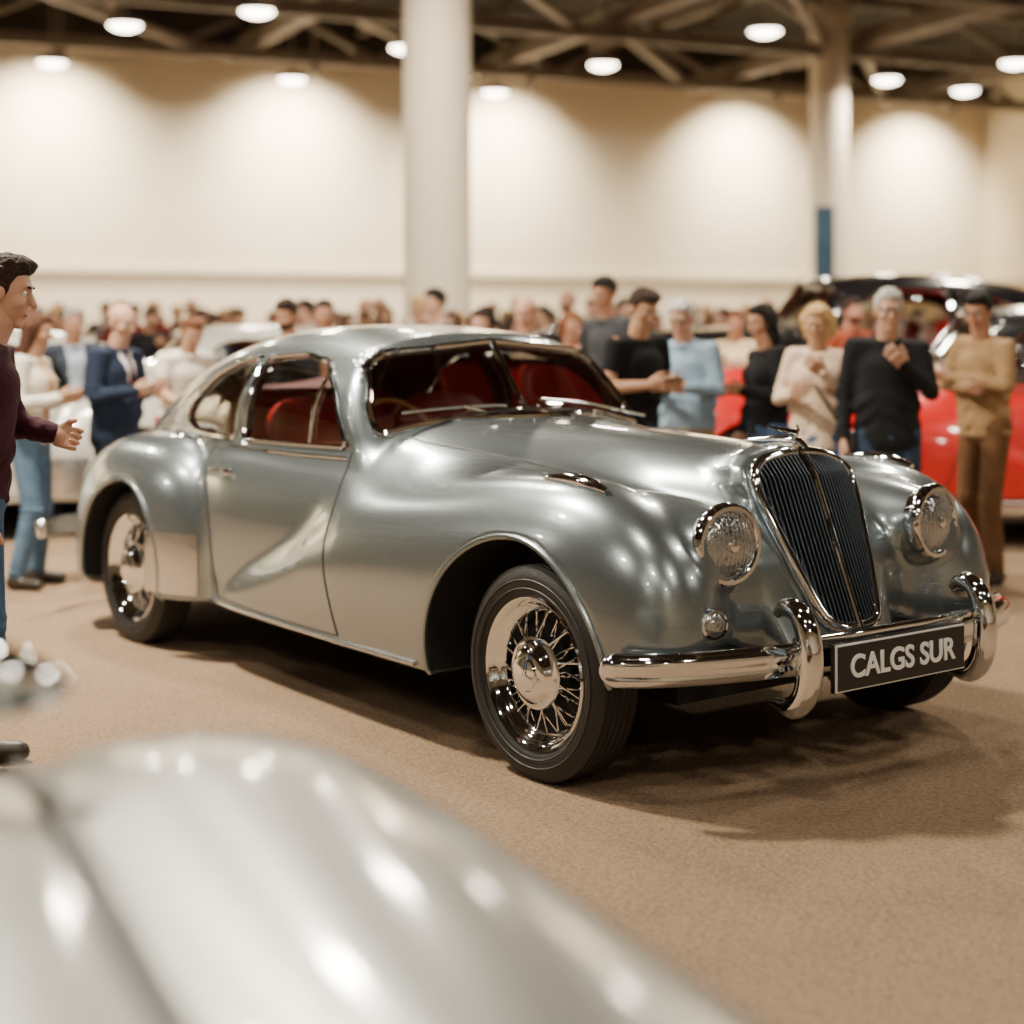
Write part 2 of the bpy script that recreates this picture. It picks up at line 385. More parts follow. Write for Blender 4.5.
z=np.linspace(1.11,1.41,14);x=s_u(0*z,z);tr.add(*tube(np.stack([x+.004,0*z,z],1),.014,8),M['chrome'])
R=np.array(grow(WS,.010))
GV=[];rows=16;cols=33
ys_=np.linspace(R[:,0].min()+.001,R[:,0].max()-.001,cols)
for y in ys_:
    zs_=[]
    for i in range(len(R)):
        a,b=R[i],R[i-1]
        if (a[0]-y)*(b[0]-y)<=0 and a[0]!=b[0]: zs_.append(a[1]+(b[1]-a[1])*(y-a[0])/(b[0]-a[0]))
    for k in range(rows): GV.append((y,min(zs_)+(max(zs_)-min(zs_))*k/(rows-1)))
GV=np.array(GV);gx=s_u(GV[:,0],GV[:,1])-.006
gl.add(np.stack([gx,GV[:,0],GV[:,1]],1),[(j*rows+k,(j+1)*rows+k,(j+1)*rows+k+1,j*rows+k+1) for j in range(cols-1) for k in range(rows-1)],M['glass'])
gl.obj('window_panes',car)
def seamp(pts,n=50,r=.004): both(seam,*tube(side_path(pts,n),r,6),M['seam'])
seamp([(-1.33,.975),(-1.31,.85),(-1.25,.6),(-1.18,.40),(-1.15,.305)])
seamp([(-1.15,.305),(-1.7,.30),(-2.25,.31)])
seamp([(-2.25,.31),(-2.30,.50),(-2.36,.72),(-2.46,.88),(-2.48,.965)])
p=smooth_path([(.20,.30),(.05,.36),(-.3,.43),(-.8,.54),(-1.10,.60),(-1.16,.52),(-1.14,0)],90);z=s_z(p[:,0],p[:,1]);both(seam,*tube(np.stack([p[:,0],p[:,1],z],1),.0045,6),M['seam'])
seam.obj('panel_seams',car)
for cx,cz,R_,a0_,a1_ in((-.10,.325,.458,-8,188),(-3.0,.355,.408,-14,194)):
    a=np.radians(np.linspace(a0_,a1_,80));px_=cx+R_*np.cos(a);pz_=cz+R_*np.sin(a)
    y=s_y(px_,pz_);ok=y<-.62
    both(lip,*tube(np.stack([px_,y+.003,pz_],1)[ok],.011,8),M['paint'])
lip.obj('arch_lips',car)
both(tr,*tube(side_path([(-1.34,.955),(-1.8,.948),(-2.3,.95),(-2.85,.965)],60,.002),.007,8),M['chrome'])
both(tr,*tube(side_path([(-.62,.285),(-1.2,.282),(-1.8,.282),(-2.32,.285)],50,.004),.010,8),M['chrome2'])
hp=side_path([(-2.18,.845),(-2.27,.85),(-2.36,.848)],14,.03);hp[0,1]+=.035;hp[-1,1]+=.02
both(tr,*tube(hp,[.012,.014,.012,.010,.009,.009,.009,.009,.009,.009,.009,.008,.007,.004],8),M['chrome'])
gv=[]
for i in range(18):
    z=.29+.27*i/17
    for j in range(14): gv.append((.885+.11*j/13,z))
gv=np.array(gv)
def rf_only(Pq):
    u,y,z=Pq[:,0],np.abs(Pq[:,1]),Pq[:,2];du=np.where(u>-3.0,(u+3.0)/.70,(-3.0-u)/.76);dz=np.where(z>.42,(z-.42)/.55,(.42-z)/.7);dy=np.abs(y-.70)/.305
    return ((du**2.8+dz**2.5+dy**2.4)**(1/2.45)-1)*.29
def gu_(y,z):
    t=np.full(len(y),-2.2)
    for _ in range(200):
        f=rf_only(np.stack([t,y,z],1));t=np.where((f>0)&(t>-2.68),t-.0025,t)
    return t
gt=gu_(gv[:,0],gv[:,1])
for sg in(-1,1):
    tr.add(np.stack([gt+.004,sg*(gv[:,0]+.003),gv[:,1]],1),[(i*14+j,i*14+j+1,(i+1)*14+j+1,(i+1)*14+j) for i in range(17) for j in range(13)],M['chrome2'],flip=sg<0)
u=np.linspace(.20,-.14,16);z=s_z(u,0*u+.76);r=.026*np.sin(np.linspace(.25,math.pi,16))**.7*np.linspace(1,.55,16)+.002
both(tr,*tube(np.stack([u,0*u+.76,z+.006],1),r,12,asp=1.1),M['chrome'])
# grille
p=smooth_path(GOF,140,True)
tr.add(*tube(np.stack([gru(p[:,0],p[:,1])-.006,p[:,0],p[:,1]],1),.020,12,True),M['chrome'])
gr=Acc()
def zr(y):
    y=abs(y);lo_=np.interp(y,[0,.07,.125,.165,.20,.228,.236],[.485,.488,.52,.63,.76,.88,.94]);hi_=np.interp(y,[0,.09,.17,.222,.236],[1.044,1.038,1.02,.985,.94]);return lo_,hi_
gy_=np.linspace(-.235,.235,33);BV=[]
for y in gy_:
    a,b=zr(y)
    for k in range(24): BV.append((y,a+(b-a)*k/23))
BV=np.array(BV)
gr.add(np.stack([gru(BV[:,0],BV[:,1])-.010,BV[:,0],BV[:,1]],1),[(j*24+k,(j+1)*24+k,(j+1)*24+k+1,j*24+k+1) for j in range(32) for k in range(23)],M['black'])
for i in range(-13,14):
    y=i*.0172
    a,b=zr(y);z=np.linspace(a,b,24)
    if i==0: gr.add(*tube(np.stack([gru(y,z)+.012,0*z+y,z],1),.010,8),M['chrome'])
    else: gr.add(*tube(np.stack([gru(y,z)+.001,0*z+y,z],1),.009,8,asp=.42,up=(1,0,0)),M['grille'])
gr.obj('radiator_grille',car)
zt=float(s_z([.26],[0.])[0])
tr.add(*tube([(.36,0,zt-.005),(.33,0,zt+.016),(.27,0,zt+.022),(.2,0,zt+.020),(.06,0,zt+.006)],[.010,.014,.012,.009,.003],10),M['chrome'])
tr.add(*tube([(.25,-.075,zt+.066),(.29,-.03,zt+.052),(.31,0,zt+.044),(.29,.03,zt+.052),(.25,.075,zt+.066)],[.003,.010,.013,.010,.003],8),M['chrome'])
tr.add(*tube([(.31,0,zt-.02),(.31,0,zt+.046)],[.014,.010],8),M['chrome'])
hl=Acc()
ring=[(.116,-.03),(.130,.0),(.136,.014),(.134,.030),(.124,.042),(.112,.042),(.105,.034),(.102,.020)]
lens=[(.104,.022),(.09,.034),(.06,.046),(.03,.052),(.0001,.054)]
for sy in(-1,1):
    T=Matrix.Translation((.470,sy*.512,.785))@Matrix.Rotation(math.radians(sy*5),4,'Z')
    for pr,mm in((ring,M['chrome']),(lens,M['lens'])):
        V_,F_=lathe(pr,48,'x');hl.add(V_,F_,mm,T,flip=True)
    for k in range(-5,6):
        yy=k*.018;hz=math.sqrt(max(.1**2-yy**2,0));zz=np.linspace(-hz,hz,9);rr=np.sqrt(yy**2+zz**2);xx=np.interp(rr,[0,.03,.06,.09,.104],[.054,.052,.046,.034,.022])
        hl.add(*tube(np.stack([xx,0*zz+yy,zz],1),.0018,5),M['chrome2'],T)
    V_,F_=lathe([(.022,.048),(.018,.060),(.0001,.064)],20,'x');hl.add(V_,F_,M['chrome'],T,flip=True)
    xs=float(s_u([sy*.63],[.555])[0])
    T=Matrix.Translation((xs+.0,sy*.63,.555))@Matrix.Rotation(math.radians(sy*14),4,'Z')
    V_,F_=lathe([(.048,-.05),(.050,.008),(.046,.020),(.039,.022)],32,'x');hl.add(V_,F_,M['chrome'],T,flip=True)
    V_,F_=lathe([(.040,.018),(.03,.026),(.0001,.030)],32,'x');hl.add(V_,F_,M['lens'],T,flip=True)
hl.obj('headlights',car)
bp=smooth_path([(.40,-.965,.435),(.47,-.915,.437),(.56,-.80,.44),(.64,-.55,.44),(.69,-.25,.44),(.70,0,.44),(.69,.25,.44),(.64,.55,.44),(.56,.80,.44),(.47,.915,.437),(.40,.965,.435)],90)
sec=[(-.012,-.048),(.008,-.052),(.022,-.044),(.030,-.028),(.026,-.014),(.030,0.0),(.036,.016),(.032,.032),(.020,.046),(.004,.052),(-.012,.046)]
e=np.linspace(0,1,90);sc=np.clip(np.minimum(e,1-e)/.05,0,1)**.5*.7+.3
bm=Acc();V_,F_=sweep(bp,sec,sc);bm.add(V_,F_,M['chrome'])
for sy in(-1,1):
    yb=.435
    pth=smooth_path([(.62,sy*yb,.30),(.70,sy*yb,.300),(.75,sy*yb,.350),(.768,sy*yb,.44),(.760,sy*yb,.53),(.725,sy*yb,.592),(.67,sy*yb,.605),(.63,sy*yb,.58)],30)
    r=np.interp(np.linspace(0,1,30),[0,.15,.4,.65,.85,1],[.018,.038,.042,.038,.030,.016])
    bm.add(*tube(pth,r,16,asp=1.0),M['chrome'])
    bm.add(*beam((.3,sy*.40,.43),(.68,sy*yb,.43),.05),M['black'])
pth=smooth_path([(.70,-.43,.50),(.735,-.2,.505),(.74,0,.507),(.735,.2,.505),(.70,.43,.50)],30);bm.add(*tube(pth,.014,10),M['chrome'])
bm.obj('front_bumper',car)
bm=Acc();rb=bp.copy();rb[:,0]=-4.18-(rb[:,0]-.7)*.7;V_,F_=sweep(rb,[(-a,b) for a,b in sec],sc);bm.add(V_,F_,M['chrome'],flip=True);bm.obj('rear_bumper',car)
tr.obj('chrome_trim',car)
pl=Acc();pl.add(*box((.762,0,.412),(.008,.318,.0735)),M['white']);pl.add(*box((.7655,0,.412),(.008,.313,.0685)),M['plate']);pl.add(*box((.756,0,.412),(.008,.320,.0755)),M['plate']);pl.obj('number_plate',car,smooth=False)
tcu=bpy.data.curves.new('plate_text','FONT');tcu.body='CALGS SUR';tcu.align_x='CENTER';tcu.align_y='CENTER';tcu.size=.100;tcu.extrude=.002;tcu.offset=.0020
to=bpy.data.objects.new('plate_text',tcu);S.collection.objects.link(to);to.data.materials.append(M['white']);to.parent=car
to.location=(.7755,0,.410);to.rotation_euler=(math.radians(90),0,math.radians(90))
bpy.context.view_layer.update()
wd=max(to.dimensions.x,.01);to.scale=(.52/wd,1,1)
wp=Acc()
for y0,y1 in((-.56,-.10),(.10,.56)):
    yy=np.linspace(y0,y1,10);zz=1.130-.13*yy*yy+np.linspace(.040,.020,10);xx=s_u(yy,zz);wp.add(*tube(np.stack([xx+.018,yy,zz],1),.007,6),M['chrome2'])
    wp.add(*tube([(-1.10,y1+.03,1.09),(xx[5]+.03,yy[5],zz[5]+.004)],.007,6),M['chrome'])
wp.obj('wipers',car)
it=Acc()
def sofa(c,h,m,n=4.,rot=0):
    def fn(P):
        q=np.abs(P)/np.array(h);return ((q**n).sum(1)**(1/n)-1)*min(h)
    V_,F_=snet(fn,-np.array(h)*1.15,np.array(h)*1.15,.02)
    T=Matrix.Translation(c)@Matrix.Rotation(rot,4,'Y');it.add(V_,F_,m,T)
for sy in(-1,1):
    sofa((-1.98,sy*.34,.68),(.27,.27,.11),M['leather']);sofa((-2.24,sy*.34,.90),(.08,.26,.26),M['leather'],rot=-.22)
sofa((-2.70,0,.70),(.25,.60,.11),M['leather']);sofa((-2.90,0,.92),(.08,.58,.26),M['leather'],rot=-.3)
sofa((-1.40,0,.99),(.10,.62,.075),M['wood'],5.)
sofa((-1.75,-.69,.8),(.38,.03,.14),M['leather']);sofa((-1.75,.69,.8),(.38,.03,.14),M['leather'])
a=np.linspace(0,2*np.pi,40,endpoint=False);cw=np.stack([-1.62-.09*np.sin(a),-.34+.2*np.cos(a),.98+.18*np.sin(a)],1)
it.add(*tube(cw,.011,8,True),M['wood']);
for q in(0,2.1,4.2): it.add(*tube([(-1.60,-.34,.97),(-1.62-.09*math.sin(q+.5),-.34+.2*math.cos(q+.5),.98+.18*math.sin(q+.5))],.008,6),M['chrome2'])
it.add(*tube([(-1.60,-.34,.97),(-1.42,-.34,.90)],.02,8),M['black'])
it.obj('interior',car)
uf=Acc();uf.add(*box((-1.7,0,.30),(2.0,.55,.05)),M['black']);uf.add(*beam((0,-.78,.35),(0,.78,.35),.07),M['black']);uf.add(*beam((-3,-.78,.35),(-3,.78,.35),.07),M['black']);uf.obj('chassis',car)
def wheel_mesh():
    A=Acc()
    tp=[(.242,-.066),(.262,-.080),(.295,-.088),(.322,-.084),(.338,-.072)]
    for i in range(6):
        x=-.060+i*.024;tp+=[(.346,x-.009),(.350,x-.006),(.350,x+.006),(.346,x+.009),(.341,x+.010)]
    tp+=[(.338,.072),(.322,.084),(.295,.088),(.262,.080),(.242,.066)]
    V_,F_=lathe(tp,72);A.add(V_,F_,M['tire'],flip=True)
    for rr in(.30,.272):
        V_,F_=lathe([(rr,-.088),(rr+.003,-.0905),(rr+.006,-.088)],72);A.add(V_,F_,M['tire'],flip=True)
    rp=[(.246,-.062),(.252,-.074),(.246,-.080),(.236,-.074),(.226,-.060),(.214,-.048),(.200,-.040),(.192,-.024),(.190,.05),(.20,.07),(.245,.07)]
    V_,F_=lathe(rp,72);A.add(V_,F_,M['chrome'],flip=True)
    A.add(*lathe([(.0001,.03),(.19,.03)],48),M['black'])
    for k in range(44):
        a=2*math.pi*k/44;b=a+(.28 if k%2 else -.28);y0=-.075 if k%4<2 else -.03
        A.add(*tube([(.08*math.cos(a),y0,.08*math.sin(a)),(.195*math.cos(b),-.035+.02*(k%2),.195*math.sin(b))],.0032,5,caps=False),M['chrome'])
    V_,F_=lathe([(.110,0.0),(.114,-.050),(.120,-.060),(.117,-.070),(.106,-.072),(.098,-.076),(.088,-.092),(.070,-.102),(.058,-.104),(.053,-.111),(.034,-.117),(.0001,-.119)],48);A.add(V_,F_,M['chrome'],flip=True)
    return A
WM=wheel_mesh().obj('wheel_front_right',car,sharp=35);WM.location=(0,-.832,.35)
def addwheel(name,parent,loc,rz=0):
    o=bpy.data.objects.new(name,WM.data);S.collection.objects.link(o);o.parent=parent;o.location=loc;o.rotation_euler=(0,0,rz);return o
addwheel('wheel_rear_right',car,(-3,-.832,.35));addwheel('wheel_front_left',car,(0,.832,.35),math.pi);addwheel('wheel_rear_left',car,(-3,.832,.35),math.pi)
print('car',time.time()-T0)
def clone_car(loc,deg,paint,sc=1.,roof=None):
    e=empty('classic_coupe',loc,math.radians(deg),sc)
    for c in list(car.children):
        if c.name.startswith('number') or c.name.startswith('plate'): continue
        o=c.copy();S.collection.objects.link(o);o.parent=e
        for i,sl in enumerate(o.material_slots):
            if sl.material is M['paint']: sl.link='OBJECT';sl.material=paint
            elif sl.material is M['roofp']: sl.link='OBJECT';sl.material=roof or paint
    return e
CARS=[]
def put(cx,cy,deg,paint,sc=1.,roof=None):
    a=math.radians(deg);clone_car((cx+1.75*sc*math.cos(a),cy+1.75*sc*math.sin(a),0),deg,paint,sc,roof);CARS.append((cx,cy,a,sc))
put(3.6,11.9,174,M['paint_red'],1.10,M['paint_black'])
put(3.1,15.3,186,M['paint_black'],1.32)
put(-2.6,14.5,200,M['paint_cream'])
put(-4.2,11.8,215,M['paint_cream'])
put(9.8,16.0,160,M['paint_red'],1.15,M['paint_black'])
# ---------------------------------------------------------------- foreground roadster
hd=np.array([-.43,.903]);hd/=np.linalg.norm(hd);ra=math.atan2(hd[1],hd[0]);rt=np.array([hd[1],-hd[0]])
ro=empty('classic_roadster',(rt[0]*-.085,rt[1]*-.085,0),ra)
def roadf(P):
    u,y,z=P[:,0],np.abs(P[:,1]),P[:,2]
    f=tubef(u,y,z,.63,.5,.385+0*u,.465+0*u,.5,2.4,u1=1.80,L1=.85,u0=.9,L0=1.5)
    hood=tubef(u,y,z,0,.5,np.interp(u,[.2,2.6],[.78,.72]),.475+0*u,.5,2.6,u1=1.80,L1=.85,u0=.0,L0=.6)
    tb=tubef(u,y,z,0,.48,.84+0*u,.36+0*u,.4,3.,u1=1.6,L1=.6,u0=-1.6,L0=.9)
    f=smin(f,tb,.06);f=smin(f,hood,.03)
    ar=np.sqrt((u-1.75)**2+(z-.33)**2)-.42;f=smax(f,-np.maximum(ar,.6-y),.02)
    ar=np.sqrt((u+1.2)**2+(z-.33)**2)-.40;f=smax(f,-np.maximum(ar,.62-y),.02)
    ck=np.maximum(np.abs(u+.75)-.55,np.maximum(y-.62,.35-z));f=smax(f,-ck,.03)
    return smax(f,.24-z,.03)
V_,F_=snet(roadf,(-2.6,-1.1,.18),(2.8,1.1,1.06),.022)
for it_ in range(3):
    f0=roadf(V_);G=np.stack([(roadf(V_+np.eye(3)[i]*.003)-roadf(V_-np.eye(3)[i]*.003))/.006 for i in range(3)],1)
    st=-(f0/np.maximum((G**2).sum(1),.05))[:,None]*G;L=np.linalg.norm(st,axis=1,keepdims=True);V_=V_+st*np.minimum(1,.009/np.maximum(L,1e-9))
obj('body',V_,F_,[M['paint_pewter']],None,True,ro)
def rz_(u,y):
    t=np.full(len(u),1.1)
    for _ in range(180):
        f=roadf(np.stack([u,y,t],1));t=np.where(f>0,t-.004,t)
    return t
ra_=Acc()
u=np.linspace(.1,2.45,50);y=np.interp(u,[.2,2.4],[.36,.44]);z=rz_(u,y)
for s_ in(-1,1): ra_.add(*tube(np.stack([u,s_*y,z+.004],1),.016,8),M['seam'])
ra_.obj('hood_seams',ro)
for s_ in(-1,1):
    ra_=Acc();zl=float(rz_(np.array([2.04]),np.array([.37]))[0])
    ra_.add(*tube([(2.04,s_*.33,zl-.03),(2.045,s_*.335,zl+.03),(2.05,s_*.34,zl+.09)],[.032,.020,.024],12),M['chrome'])
    ra_.add(*tube(smooth_path([(2.12,s_*.22,zl+.125),(2.08,s_*.30,zl+.130),(2.05,s_*.38,zl+.125),(2.02,s_*.465,zl+.112)],18),[.004,.026,.037,.043,.048,.050,.051,.051,.051,.050,.049,.047,.044,.039,.034,.027,.018,.004],16,asp=.8),M['chrome'])
    ra_.obj('chrome_mirror',ro)
for s_,n_ in((-1,'right'),(1,'left')):
    for uu_,m_ in((1.75,'front'),(-1.2,'rear')): addwheel('wheel_%s_%s'%(m_,n_),ro,(uu_,s_*.86,.35),0 if s_<0 else math.pi)
# ---------------------------------------------------------------- people
def prep_hand(curl):
    def fn(P):
        q=np.abs(P-np.array([.045,0,0]))-np.array([.036,.028,.004]);d=np.linalg.norm(np.maximum(q,0),axis=1)+np.minimum(q.max(1),0)-.011
        d=smin(d,rc(P,(-.05,0,0),(.02,0,0),.026,.024),.02)
        for y,l,r in((-.031,.058,.0075),(-.0105,.074,.0085),(.0105,.080,.0088),(.031,.070,.0085)):
            p=np.array([.085,y,0]);a=curl*.6
            for k,s in enumerate((.45,.32,.23)):
                q2=p+l*s*np.array([math.cos(a),0,-math.sin(a)]);d=smin(d,rc(P,p,q2,r*(1-.08*k),r*(1-.08*(k+1))),.004);p=q2;a+=curl
        p=np.array([.015,.028,-.003])
        q2=p+np.array([.035,.025,-.012]);q3=q2+np.array([.030,.006,-.010])
        d=smin(d,rc(P,p,q2,.014,.011),.012);d=smin(d,rc(P,q2,q3,.0105,.0085),.004);return d
    return snet(fn,(-.06,-.06,-.10),(.19,.10,.04),.0045)
HANDS=[prep_hand(.35),prep_hand(.75)]
def headf(P):
    d=ell(P,(-.010,0,.022),(.095,.077,.092));d=smin(d,ell(P,(.020,0,-.045),(.068,.060,.074)),.03)
    Q=P.copy();Q[:,1]=np.abs(Q[:,1])
    d=smin(d,ell(Q,(.070,.0,.028),(.022,.045,.010)),.015)
    d=smax(d,-ell(Q,(.100,.032,.004),(.024,.020,.014)),.012)
    d=smin(d,ell(Q,(.060,.042,-.030),(.022,.018,.016)),.02)
    d=smin(d,rc(Q,(.086,0,.010),(.108,0,-.030),.007,.0125),.010)
    d=smin(d,ell(Q,(.084,.0,-.062),(.008,.022,.005)),.005);d=smin(d,ell(Q,(.083,.0,-.074),(.009,.020,.006)),.005)
    d=smin(d,ell(Q,(.068,0,-.104),(.020,.024,.015)),.02)
    d=smin(d,ell(Q,(-.002,.078,-.008),(.020,.010,.031)),.008);return d
HEAD=snet(headf,(-.12,-.1,-.14),(.14,.1,.13),.0065)
def hairf(kind):
    def fn(P):
        x,y,z=P[:,0],np.abs(P[:,1]),P[:,2]
        nz=.0035*np.sin(P[:,1]*150+x*60+z*30)+.003*np.sin(P[:,1]*310-x*90+z*70)+.003*np.sin(x*140+z*120)
        zc_=np.interp(x,[-.1,-.04,.0,.02,.035,.055,.1],[-.085,-.075,-.045,-.030,.045,.064,.074])+nz
        cut=(zc_-z)*.8
        if kind=='bald': 
            return smax(smax(ell(P,(-.012,0,.012),(.098,.082,.087)),cut,.008),z-.030,.01)
        if kind=='beard':
            d=ell(P,(.024,0,-.052),(.072,.066,.076));return smax(smax(d,z+.030+.2*np.maximum(x-.05,0),.01),.01-x,.01)
        d=ell(P,(-.012,0,.028),(.102,.084,.098));d=smin(d,ell(P,(.030,.01,.092),(.050,.056,.024)),.03)-nz*.8
        if kind=='short': return smax(d,cut,.008)
        if kind=='side':
            d=smin(d,ell(P-np.array([0,.022,0]),(.028,.0,.102),(.062,.056,.024)),.02);return smax(d,cut,.008)
        Q=P.copy();Q[:,1]*=.60
        if kind=='long': l=rc(Q,(-.030,0,.01),(-.045,0,-.24),.066,.048)
        elif kind=='pony': l=rc(P,(-.09,0,.03),(-.13,0,-.15),.030,.018)
        else: l=rc(Q,(-.020,0,.01),(-.02,0,-.080),.070,.064)
        l=smax(l-nz,(x-.045-.2*(z)),.015)
        d=smax(d,(zc_-z)*.8,.010)
        return smin(d,l,.03)
    return snet(fn,(-.17,-.17,-.34),(.14,.17,.17),.007)
HAIR={k:hairf(k) for k in('short','bald','long','bob','side','pony','beard')}
def sph(c,r,n=8):
    a=np.linspace(0,math.pi,n);V_,F_=lathe(np.stack([np.maximum(r*np.sin(a),1e-5),r*np.cos(a)],1),12,'z');return V_+np.array(c),[f for f in F_]
ARMS={'relax':((-.02,.235,1.15),(.07,.245,.90)),
 'hold':((.02,.235,1.16),(.23,.10,1.20)),
 'high':((.04,.225,1.17),(.20,.07,1.33)),
 'fold':((.07,.245,1.18),(.20,-.07,1.20)),
 'reach':((.10,.22,1.18),(.34,.13,1.15)),
 'point':((.16,.22,1.24),(.40,.16,1.30)),
 'pocket':((-.06,.26,1.16),(.08,.20,.93)),
 'hip':((-.08,.32,1.20),(.05,.19,1.05))}
pc=[0]
def person_mesh(P_):
    pc[0]+=1;i_=pc[0];rr=np.random.default_rng(100+i_)
    h=P_.get('h',1.72);s=h/1.75;fem=P_.get('sex','m')=='f';lean=P_.get('lean',.04);A=Acc()
    skinm=SK[P_.get('skin',i_%3)]
    Rl=np.array(Matrix.Rotation(lean,3,'Y'));pv=np.array([0,0,.95])
    tf=lambda p:Rl@(np.array(p,float)-pv)+pv
    sw=.152 if fem else .180;hw=.095
    stance=P_.get('stance',.0);wk=P_.get('weight',rr.uniform(-.03,.03))
    legs=[]
    for sy in(-1,1):
        hip=(0,sy*hw,.93);bend=.05 if sy*wk>0 else 0.01
        kn=(.02+bend+stance*sy*.5,sy*(hw+.015),.49);an=(-.02+stance*sy,sy*(hw+.04),.10);legs.append((hip,kn,an,sy))
    topc=P_.get('top',(60,60,70));botc=P_.get('bot',(60,70,95));slv=P_.get('sleeve',1.0);hem=P_.get('hem',.90);th=P_.get('thick',1.)
    ph=rr.uniform(0,6)
    def pants(P):
        d=ell(P,(0,0,.93),(.115*th,.165,.13))
        for hip,kn,an,sy in legs:
            d=smin(d,smin(rc(P,hip,kn,.088,.064),rc(P,kn,an,.064,.056),.02),.03)
            for q in(kn,an):
                q=np.array(q);dz=P[:,2]-q[2];d=d+.004*np.sin(dz*150+ph)*np.exp(-(dz/.09)**2)
        d=smax(d,.055-P[:,2],.01);return smax(d,P[:,2]-1.02,.01)
    A.add(*snet(pants,(-.3,-.3,0),(.3,.3,1.06),.016),cloth(botc))
    def shoes(P):
        d=None
        for hip,kn,an,sy in legs:
            e=smin(rc(P,(an[0]-.03,an[1],.045),(an[0]+.15,an[1]+sy*.03,.035),.045,.036),rc(P,(an[0],an[1],.05),(an[0],an[1],.12),.045,.042),.02)
            d=e if d is None else np.minimum(d,e)
        return smax(d,-P[:,2],.006)
    A.add(*snet(shoes,(-.35,-.25,-.02),(.4,.27,.2),.012),M['shoe'])
    waist=tf((0,wk*.5,1.10));chest=tf((.005,wk*.3,1.30));sh=[tf((-.01,sy*sw+wk*.3,1.405+wk*sy*.25)) for sy in(-1,1)];pel=np.array([0,0,.90])
    arms=[]
    for i,sy in enumerate((-1,1)):
        k_=P_.get('armR' if sy<0 else 'armL','relax');e,w=ARMS[k_] if not isinstance(k_,tuple) else k_
        e=tf((e[0],sy*e[1],e[2]));w=tf((w[0],sy*w[1],w[2]+(.03*sy if k_=='fold' else 0)));arms.append((sh[i],e,w,sy))
    sc3=np.array([1,.66,1.]);neck0=tf((-.01,wk*.3,1.42));neck1=tf((.02,0,1.54));r0=.116*th
    def torso(P):
        Q=P*sc3
        wm=.84 if fem else .93
        d=smin(rc(Q,pel*sc3,waist*sc3,r0*1.0,r0*wm),rc(Q,waist*sc3,chest*sc3,r0*wm,.112),.04)
        d=smin(d,rc(P,sh[0]*.85+tf((-.01,0,1.43))*.15,neck0+np.array([0,0,.015]),.058,.062),.05);d=smin(d,rc(P,sh[1]*.85+tf((-.01,0,1.43))*.15,neck0+np.array([0,0,.015]),.058,.062),.05)
        if fem:
            for sy in(-1,1): d=smin(d,ell(P,tf((.080,sy*.07,1.28)),(.055,.065,.06)),.05)
        elif th>1.08: d=smin(d,ell(P,tf((.06,0,1.07)),(.10,.14,.13)),.06)
        for a,e,w,sy in arms:
            d=smin(d,rc(P,a,e,.058,.048),.03)
            if slv>=1: d=smin(d,rc(P,e,w,.048,.037),.015)
            for q,am in((e,.006),(w,.004)):
                rq=np.linalg.norm(P-q,axis=1);d=d+am*np.sin(rq*130+ph)*np.exp(-(rq/.11)**2)
        g=np.exp(-((P[:,2]-1.04)/.13)**2);d=d+.008*g*np.sin(P[:,2]*62+np.abs(P[:,1])*45+ph)*np.sin(P[:,1]*17+ph*2)
        d=d+.005*np.sin(P[:,1]*36+P[:,2]*9+ph)*np.exp(-((P[:,2]-hem)/.10)**2)
        if slv<1:
            for a,e,w,sy in arms:
                dd=(e-a)/np.linalg.norm(e-a);cut=((P-(a+(e-a)*slv))@dd);near=rc(P,a+(e-a)*slv,w,.12,.12)
                d=np.where((cut>0)&(near<0)&(np.abs(P[:,1])>sw*.97),np.maximum(d,cut),d)
        cutn=(P-(neck0+(neck1-neck0)*.28))@((neck1-neck0)/np.linalg.norm(neck1-neck0));d=smax(d,cutn,.006)
        return smax(d,hem-P[:,2],.01)
    V_,F_=snet(torso,(-.4,-.46,.74),(.62,.46,1.56),.0145)
    c=V_[F_].mean(1);q=(c-pv)@Rl+pv
    if P_.get('suit'):
        v=(q[:,0]>.05)&(np.abs(q[:,1])<.06*(q[:,2]-1.12)/.3)&(q[:,2]>1.12);t=v&(np.abs(q[:,1])<.02)
        A.add(V_,F_[~v],cloth(topc));A.add(V_,F_[v&~t],cloth((225,225,228)));A.add(V_,F_[t],cloth((90,30,35)))
    elif P_.get('inner'):
        armn=np.min([np.minimum(rc(c,a,e,0,0),rc(c,e,w,0,0)) for a,e,w,sy in arms],axis=0)
        v=(q[:,0]>.03)&(np.abs(q[:,1])<.025+.045*np.clip((q[:,2]-.9)/.5,0,1))&(armn>.075)
        A.add(V_,F_[~v],cloth(topc));A.add(V_,F_[v],cloth(P_['inner']))
    else: A.add(V_,F_,cloth(topc))
    if P_.get('collar',not fem):
        a=np.linspace(0,2*np.pi,20,endpoint=False);cen=neck0+(neck1-neck0)*.27
        cp=np.stack([cen[0]+.066*np.cos(a)+.004,cen[1]+.066*np.sin(a),cen[2]-.022*np.cos(a)],1);A.add(*tube(cp,.013,6,True),cloth(P_.get('inner',topc)))
    def skin(P):
        d=rc(P,neck0,neck1+(neck1-neck0)*.3,.060,.056)
        d=smin(d,rc(P,tf((.01,0,1.50)),tf((.05,0,1.56)),.045,.035),.03)
        for a,e,w,sy in arms:
            if slv<1: d=np.minimum(d,smin(rc(P,a,e,.05,.041),rc(P,e,w,.043,.028),.02))
            else: d=np.minimum(d,rc(P,w-(w-e)*.15,w,.028,.027))
        return d
    A.add(*snet(skin,(-.4,-.46,.74),(.62,.46,1.62),.015),skinm)
